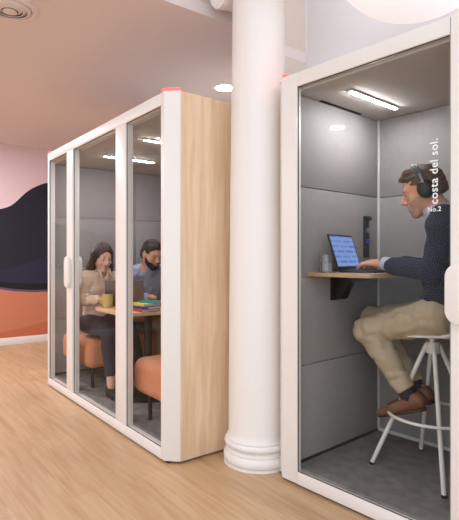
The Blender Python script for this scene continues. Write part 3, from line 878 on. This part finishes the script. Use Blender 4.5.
def stool():
    cx, cy = .585, .51
    t = thing('bar_stool', 'tall white metal bar stool with four splayed legs in the booth', 'stool', bw(cx, cy, FL), RB)
    zt = .66
    feet = [(.165, -.228), (-.262, -.153), (-.180, .222), (.255, .154)]
    for fx, fy in feet:
        top = Vector((fx * .10, fy * .10, zt)); bot = Vector((fx, fy, .0))
        d = (bot - top).normalized()
        lg = MB().tube([top, top + (bot - top) * .5, bot - d * .004 + Vector((0, 0, .006))], .0115, 12).build('leg', M['stoolw'], t)
        MB().lathe([(.0125, 0), (.0125, .012), (.010, .014)], 14, (fx, fy, 0)).build('foot_cap', M['black'], lg)
    z = .300; k = .10 + .90 * (1 - z / zt)
    MB().tube([(.222 * math.cos(a), .222 * math.sin(a), z) for a in np.linspace(0, 2 * PI, 49)[:-1]], .0075, 10, True).build('footrest_ring', M['stoolw'], t)
    MB().lathe([(.034, .615), (.036, .63), (.036, .672), (.028, .675), (.028, .70)], 24).build('hub', M['stoolw'], t)
    MB().lathe([(.0285, .675), (.0285, .686)], 24).build('collar', M['screwsilver'], t)
    F = Field((-.25, -.25, .66), (.25, .25, .78), .005)
    a = math.radians(5); R = np.array(((math.cos(a), 0, math.sin(a)), (0, 1, 0), (-math.sin(a), 0, math.cos(a))))
    F.ell((.01, 0, .716), (.172, .175, .015), R, 0)
    F.ell((.13, 0, .735), (.05, .13, .022), R, .03)
    P, Q = F.mesh(); mesh_from(P, Q, 'seat', M['stoolw'], t, (0, 0, 0), 2)
stool()

# ------------------------------------------------------------------ meeting pod furniture
def bench(x0, x1, y0, y1, legx, label):
    t = thing('bench', label, 'bench', ((x0 + x1) / 2, (y0 + y1) / 2, FL), group='upholstered benches in the meeting pod')
    hx, hy = (x1 - x0) / 2, (y1 - y0) / 2
    F = Field((-hx - .05, -hy - .05, .15), (hx + .05, hy + .05, .50), .007)
    F.rbox((0, 0, .295), (hx, hy, .122), .068, None, 0)
    F.ell((0, 0, .32), (hx * .95, hy * .95, .100), None, .04)
    P, Q = F.mesh(); c = mesh_from(P, Q, 'cushion', M['orange'], t, (0, 0, 0), 2)
    sm = MB()
    n = 40; pts = []
    for i, p in enumerate(rrect(-hx + .003, hx - .003, -hy + .003, hy - .003, .085, 6)): pts.append((p[0], p[1], .335))
    sm.tube(pts, .0035, 6, True); sm.build('seam', M['orange'], c)
    MB().box(-hx + .06, hx - .06, -hy + .06, hy - .06, .165, .185, .004).build('base_frame', M['black'], t)
    for lx in legx:
        for ly in (-hy + .075, hy - .075):
            MB().tube([(lx - (x0 + x1) / 2, ly, .17), (lx - (x0 + x1) / 2, ly, 0)], .014, 12).build('leg', M['black'], t)
    return t
bench(-2.17, -1.50, .10, 1.28, (-2.08, -1.59), 'terracotta upholstered bench at the far left end of the pod, two people sitting on it')
bench(-.70, -.085, .10, 1.28, (-.565, -.17), 'empty terracotta upholstered bench beside the pod near corner post')

HTT = .795
TX, TY = -1.12, .475
tb = thing('meeting_table', 'oak topped table with rounded corners on a single black leg in the pod', 'table', (TX, TY, FL))
MB().prism(rrect(-.355, .325, -.37, .40, .15, 10), HTT - FL - .026, HTT - FL, .003).build('tabletop', M['tabletop'], tb)
MB().tube([(0, -.02, .02), (0, -.02, HTT - FL - .027)], .030, 20).build('leg', M['black'], tb)
MB().lathe([(.235, 0), (.235, .008), (.225, .012), (.05, .016), (.035, .03)], 48, (0, -.02, 0)).build('base_plate', M['black'], tb)
MB().box(-.18, .18, -.20, .16, HTT - FL - .034, HTT - FL - .0262).build('top_bracket', M['black'], tb)

laptop((-1.30, .335, HTT), math.radians(150), 'open grey laptop in front of the woman, seen from the back of its lid', M['lapgrey'], None, 108, .31, .215, False)
laptop((-1.17, .685, HTT), PI + .12, 'laptop the bearded man types on, at the far side of the table', M['lapgrey'], None, 110, .31, .215, False)

def mug():
    t = thing('mug', 'mustard yellow mug on the table by the woman', 'mug', (-1.310, .190, HTT))
    MB().lathe([(.036, 0), (.040, .003), (.043, .05), (.043, .108), (.0395, .108), (.0385, .01), (.001, .008)], 36, cap=False).build('cup', M['mug'], t)
    d = Vector((-.80, -.60, 0)).normalized()
    MB().tube([d * .040 + Vector((0, 0, .09)), d * .060 + Vector((0, 0, .088)), d * .070 + Vector((0, 0, .062)), d * .062 + Vector((0, 0, .034)), d * .040 + Vector((0, 0, .026))], .0055, 10).build('handle', M['mug'], t)
mug()

def notebook(z, th, m, w, d, rz, dx, dy, label, group=None):
    t = thing('notebook', label, 'notebook', (-.905 + dx, .325 + dy, z), rz)
    MB().box(-w / 2, w / 2, -d / 2, d / 2, 0, .0015); 
    c = MB(); c.box(-w / 2, w / 2, -d / 2, d / 2, 0, .002, .0006); c.box(-w / 2, w / 2, -d / 2, d / 2, th - .002, th, .0006); c.box(-w / 2, -w / 2 + .003, -d / 2, d / 2, .001, th - .001); c.build('cover', m, t)
    MB().box(-w / 2 + .004, w / 2 - .003, -d / 2 + .003, d / 2 - .003, .0022, th - .0022).build('pages', M['paper'], t)
zz = HTT + .0003
for th, m, w, d, rz, dx, dy, lb in ((.020, 'redc', .15, .21, 1.87 - .25, -.01, -.02, 'red notebook at the bottom of the stack on the pod table'),
                                    (.020, 'blue', .15, .22, 1.87 - .10, 0, 0, 'dark blue notebook lying on the red one on the pod table'),
                                    (.017, 'yellow', .145, .20, 1.87 - .2, -.012, -.006, 'yellow notebook between the blue and teal ones on the pod table'),
                                    (.016, 'teal', .11, .16, 1.87 + .1, .012, .04, 'teal notebook on top of the stack on the pod table')):
    notebook(zz, th, M[m], w, d, rz, dx, dy, lb); zz += th + .0004

# ------------------------------------------------------------------ the man in the booth (booth coordinates)
yaw = PI + math.radians(17)
B = Frame((.62, .50, .905), yaw)
Hm = Frame((.552, .475, 1.542), yaw + math.radians(9), math.radians(17))
def sh(c, s, w): return np.array(c) + B.s * s * w
J = dict(B=B, pelvis=(.635, .50, .905), chest=(.69, .50, 1.24), neck=(.638, .49, 1.422),
         sh_l=(.735, .310, 1.365), sh_r=(.645, .675, 1.36), el_l=(.700, .265, 1.130), el_r=(.560, .710, 1.13),
         wr_l=(.405, .325, 1.168), wr_r=(.375, .480, 1.168), hd_l=(-1, .02, -.03), hd_r=(-1, -.06, -.03), hu_l=(-.05, -.25, 1), hu_r=(-.05, .2, 1),
         hip_l=(.645, .41, .905), hip_r=(.615, .59, .905), kn_l=(.275, .385, .80), kn_r=(.195, .575, .838),
         an_l=(.505, .415, .490), an_r=(.475, .565, .490), toe_l=(-.90, -.16, -.31), toe_r=(-.9, -.10, -.31), fup_l=(-.3, 0, 1), fup_r=(-.3, 0, 1), curl=.42)
J['H'] = Hm
J = {k: (np.array(v) if isinstance(v, tuple) else v) for k, v in J.items()}
manB, H, hs = person(J, POD_B, 'middle aged man with headphones in a navy sweater, beige chinos and brown shoes', M['skinm'],
    dict(rz=RB, top_name='sweater', top=M['sweater'], bottom=M['chino'], shoe=M['leather'], sole=M['sole'], sock=M['sock'], laces=True, fit=.013, sleeve=.76,
         hairm=M['hairg'], neckline=-.016, hem=-.045, tlen=.90, tfit=.012, head=1.02,
         top_disp=folds(.0052, 46, 9, 2, (1, 1, 1.6)), bot_disp=folds(.0040, 64, 10, 5, (1.5, .6, 1.3))))
hair_short(manB, H, hs, M['hairg'], quiff=1, thick=.006)
beard(manB, H, hs, M['stubble'], .0022, -.004, 'stubble', .000)
# shirt collar and cuffs
G = Field(J['neck'] - .16, J['neck'] + .16, .004)
nd = unit(np.array(H.p(-.02, 0, -.05)) - J['neck'])
G.cap(J['neck'] - nd * .035, J['neck'] + nd * .034, .086, .074, 0); G.cap(J['neck'] - nd * .1, J['neck'] + nd * .12, .062, .060, 0, 'sub'); G.cut(J['neck'] + nd * .032, nd - .35 * B.f)
P, Q = G.mesh(); mesh_from(P, Q, 'shirt_collar', M['collar'], manB, (0, 0, 0), 1)
for s in ('l', 'r'):
    d = unit(J['wr_' + s] - J['el_' + s]); c = J['wr_' + s]
    G = Field(c - .1, c + .1, .004); G.cap(c - d * .045, c - d * .012, .036, .036, 0); G.cut(c - d * .010, d); P, Q = G.mesh(); mesh_from(P, Q, 'shirt_cuff', M['collar'], manB, (0, 0, 0), 1)
c = J['wr_l'] - unit(J['wr_l'] - J['el_l']) * .002; d = unit(J['wr_l'] - J['el_l'])
G = Field(c - .08, c + .08, .003); G.cap(c - d * .006, c + d * .006, .029, .029, 0); G.cut(c + d * .008, d); G.cut(c - d * .008, -d); P, Q = G.mesh(); mesh_from(P, Q, 'wristwatch', M['black'], manB, (0, 0, 0), 1)
# headphones
hp = thing('headphones', 'black over-ear headphones worn by the man in the booth', 'headphones', POD_B, RB)
pts = [H.p((-.010 + .014 * math.sin(a)) * hs, .093 * math.cos(a) * hs, (.010 + .132 * math.sin(a)) * hs) for a in np.linspace(0, PI, 33)]
mb = MB()
for off in np.linspace(-.012, .012, 5): mb.tube([Vector(p) + Vector(H.f) * off for p in pts], .0055, 8)
mb.build('headband', M['darkgrey'], hp)
for s in (-1, 1):
    G = Field(H.o - .17, H.o + .17, .0035)
    G.ell(H.p(-.012 * hs, s * .100 * hs, -.004 * hs), (.040, .022, .046), H.R, 0); P, Q = G.mesh(); ec = mesh_from(P, Q, 'ear_cup', M['blackpl'], hp, (0, 0, 0), 1)
    G = Field(H.o - .17, H.o + .17, .0035)
    G.ell(H.p(-.012 * hs, s * .087 * hs, -.004 * hs), (.043, .014, .049), H.R, 0); P, Q = G.mesh(); mesh_from(P, Q, 'ear_cushion', M['black'], ec, (0, 0, 0), 1)
    mb = MB(); mb.tube([H.p(-.006 * hs, s * .097 * hs, .075 * hs), H.p(-.008 * hs, s * .106 * hs, .045 * hs), H.p(-.010 * hs, s * .112 * hs, .02 * hs)], .006, 8); mb.build('yoke', M['screwsilver'], ec)

# ------------------------------------------------------------------ the woman on the bench
yw = math.radians(16)
B = Frame((-1.79, .29, .62), yw)
Hm = Frame((-1.665, .295, 1.195), yw + math.radians(-14), math.radians(14))
J = dict(B=B, pelvis=(-1.79, .30, .63), chest=(-1.765, .30, .925), neck=(-1.715, .30, 1.075),
         sh_r=(-1.705, .142, 1.005), sh_l=(-1.785, .445, 1.005), el_r=(-1.675, .120, .825), el_l=(-1.66, .50, .83),
         wr_r=(-1.505, .200, .845), wr_l=(-1.52, .43, .845), hd_r=(1, .25, -.05), hd_l=(1, -.15, -.05), hu_r=(0, 0, 1), hu_l=(0, 0, 1),
         hip_r=(-1.77, .215, .615), hip_l=(-1.80, .38, .615), kn_r=(-1.30, .195, .60), kn_l=(-1.305, .375, .61),
         an_r=(-1.235, .190, .182), an_l=(-1.315, .50, .182), toe_r=(1, -.05, 0), toe_l=(.95, .2, 0), curl=.35)
J['H'] = Hm
J = {k: (np.array(v) if isinstance(v, tuple) else v) for k, v in J.items()}
wom, H, hs = person(J, (0, 0, 0), 'woman with long brown hair in a beige blouse and navy trousers at the table', M['skin'],
    dict(female=True, top_name='blouse', top=M['blouse'], bottom=M['navycl'], shoe=M['black'], sole=M['black'], low_shoe=True, fit=.013, sleeve=.82, hairm=M['hairw'], vneck=.16,
         neckline=.02, hem=-.05, tlen=.80, tfit=.010, head=.98, seat=.50, top_disp=folds(.0032, 55, 9, 8, (1, 1, .6)), bot_disp=folds(.0025, 45, 9, 9)))
G = Field(H.o - (.24, .24, .36), H.o + (.24, .24, .2), .0035)
G.ell(H.p(-.016, 0, .040), np.array((.106, .086, .096)), H.R, 0)
for s in (-1, 1):
    G.cap(H.p(-.01, s * .068, .03), H.p(-.035, s * .084, -.10), .034, .036, .03); G.cap(H.p(-.035, s * .084, -.10), H.p(-.062, s * .118, -.245), .038, .020, .03)
G.cap(H.p(-.06, 0, 0), H.p(-.085, 0, -.17), .062, .045, .04)
G.ell(H.p(.105, 0, -.030), (.088, .070, .104), H.R, .012, 'sub')
G.cap(H.p(.12, 0, .09), H.p(-.06, 0, .152), .006, .004, .006, 'sub')
G.ell(H.p(.08, 0, -.13), (.10, .058, .10), H.R, .01, 'sub')
P, Q = G.mesh(); r = np.random.RandomState(5); W = r.normal(size=(9, 3)) * 190; W -= np.outer(W @ H.u, H.u) * .93; ph = r.uniform(0, 6, 9)
mesh_from(P, Q, 'hair', M['hairw'], wom, (0, 0, 0), 1, lambda X: .0016 * np.sin(X @ W.T + ph).sum(1) / 3)
# blouse collar: two lapels
nd = unit(np.array(H.p(-.02, 0, -.05)) - J['neck'])
for s in (-1, 1):
    G = Field(J['neck'] - .18, J['neck'] + .18, .004)
    a = J['neck'] - B.f * .045 + B.s * s * .045 + nd * .024; b = J['neck'] + B.f * .048 + B.s * s * .052 + nd * .012; c = J['neck'] + B.f * .095 + B.s * s * .060 - np.array((0, 0, .055))
    G.cap(a, b, .012, .012, .01); G.cap(b, c, .013, .006, .01); P, Q = G.mesh(); mesh_from(P, Q, 'blouse_collar', M['blouse'], wom, (0, 0, 0), 1)

# ------------------------------------------------------------------ the bearded man on the bench
ym = math.radians(8)
B = Frame((-1.75, .76, .62), ym)
Hm = Frame((-1.515, .700, 1.222), ym + math.radians(-2), math.radians(20))
J = dict(B=B, pelvis=(-1.77, .78, .63), chest=(-1.685, .745, .955), neck=(-1.595, .72, 1.105),
         sh_r=(-1.625, .535, 1.045), sh_l=(-1.66, .925, 1.045), el_r=(-1.55, .475, .835), el_l=(-1.56, .95, .84),
         wr_r=(-1.335, .600, .85), wr_l=(-1.345, .79, .85), hd_r=(1, .22, -.05), hd_l=(1, -.15, -.05), hu_r=(0, 0, 1), hu_l=(0, 0, 1),
         hip_r=(-1.74, .69, .62), hip_l=(-1.77, .87, .62), kn_r=(-1.30, .70, .62), kn_l=(-1.30, .92, .62),
         an_r=(-1.36, .72, .182), an_l=(-1.36, .93, .182), toe_r=(1, 0, 0), toe_l=(1, .15, 0), curl=.4)
J['H'] = Hm
J = {k: (np.array(v) if isinstance(v, tuple) else v) for k, v in J.items()}
man, H, hs = person(J, (0, 0, 0), 'bearded man in a pale blue shirt typing on a laptop at the table', M['skinm'],
    dict(top_name='shirt', top=M['shirtm'], bottom=M['khaki'], shoe=M['leather'], sole=M['sole'], fit=.013, sleeve=.80, hairm=M['hairm'], vneck=.05,
         neckline=.018, hem=-.05, tlen=.92, tfit=.012, head=1.02, seat=.50, sock=M['sock'], top_disp=folds(.0045, 55, 9, 12, (1, 1, .6)), bot_disp=folds(.002, 45, 9, 13)))
hair_short(man, H, hs, M['hairm'], quiff=0, thick=.009, seed=8, line=.058)
beard(man, H, hs, M['hairm'], .005, -.016, 'beard', .010)
nd = unit(np.array(H.p(-.02, 0, -.05)) - J['neck'])
for s in (-1, 1):
    G = Field(J['neck'] - .18, J['neck'] + .18, .004)
    a = J['neck'] - B.f * .05 + B.s * s * .052 + nd * .024; b = J['neck'] + B.f * .052 + B.s * s * .056 + nd * .012; c = J['neck'] + B.f * .095 + B.s * s * .045 - np.array((0, 0, .03))
    G.cap(a, b, .012, .013, .01); G.cap(b, c, .013, .006, .01); P, Q = G.mesh(); mesh_from(P, Q, 'shirt_collar', M['shirtm'], man, (0, 0, 0), 1)

# ------------------------------------------------------------------ light
w = bpy.data.worlds.new('world'); SC.world = w; w.use_nodes = True
bg = w.node_tree.nodes['Background']; bg.inputs['Color'].default_value = (.90, 1.0, 1.12, 1); bg.inputs['Strength'].default_value = 1.15

def area(name, loc, target, size, power, color=(1, .96, .92), sy=None):
    l = bpy.data.lights.new(name, 'AREA'); l.energy = power; l.color = color; l.size = size
    if sy: l.shape = 'RECTANGLE'; l.size_y = sy
    o = bpy.data.objects.new(name, l); COL.objects.link(o); o.location = loc
    o.rotation_euler = (Vector(target) - Vector(loc)).to_track_quat('-Z', 'Y').to_euler()
    return o
area('added_top_softbox', (2.9, -2.6, Zh - .05), (2.7, -2.4, 0), 2.2, 40, (.86, .98, 1.14))  # added softbox overhead, out of view; no ceiling panel is built
area('added_front_softbox', (4.6, -4.6, 1.9), (-.5, .5, 1.1), 2.6, 26, (.86, .98, 1.14), 2.4)  # added softbox behind the camera for broad front light; no window is built
area('added_wall_fill', (1.0, .70, Zh - .05), (.8, 1.1, 0), 0.9, 12, (.92, .98, 1.08))  # unseen lamp added to brighten the white wall behind the booth
for k, (x, y) in enumerate(((-1.14, 1.24), (-1.01, -2.51), (-3.2, -2.6), (-3.3, -.7))):  # last two have no fixture, added off frame to brighten the left side
    o = area('downlight_and_fill', (x, y, Zc - .02), (x, y, 0), .15, 3 if k == 0 else (0, 26, 46, 40)[k], (.95, .98, 1.06)); o.data.shape = 'DISK'

# ------------------------------------------------------------------ camera
cd = bpy.data.cameras.new('camera'); cam = bpy.data.objects.new('camera', cd); COL.objects.link(cam)
cam.location = (2.426, -1.422, 1.2)
cam.rotation_euler = (PI / 2, 0, math.radians(52.7))
cd.sensor_fit = 'VERTICAL'; cd.sensor_height = 24; cd.sensor_width = 24 * 459 / 520; cd.lens = 490 / 520 * 24
cd.shift_y = -3 / 520; cd.clip_start = .05
SC.camera = cam
SC.view_settings.view_transform = 'Standard'; SC.view_settings.look = 'None'; SC.view_settings.gamma = 1; SC.view_settings.use_curve_mapping = False
SC.view_settings.exposure = 0.3
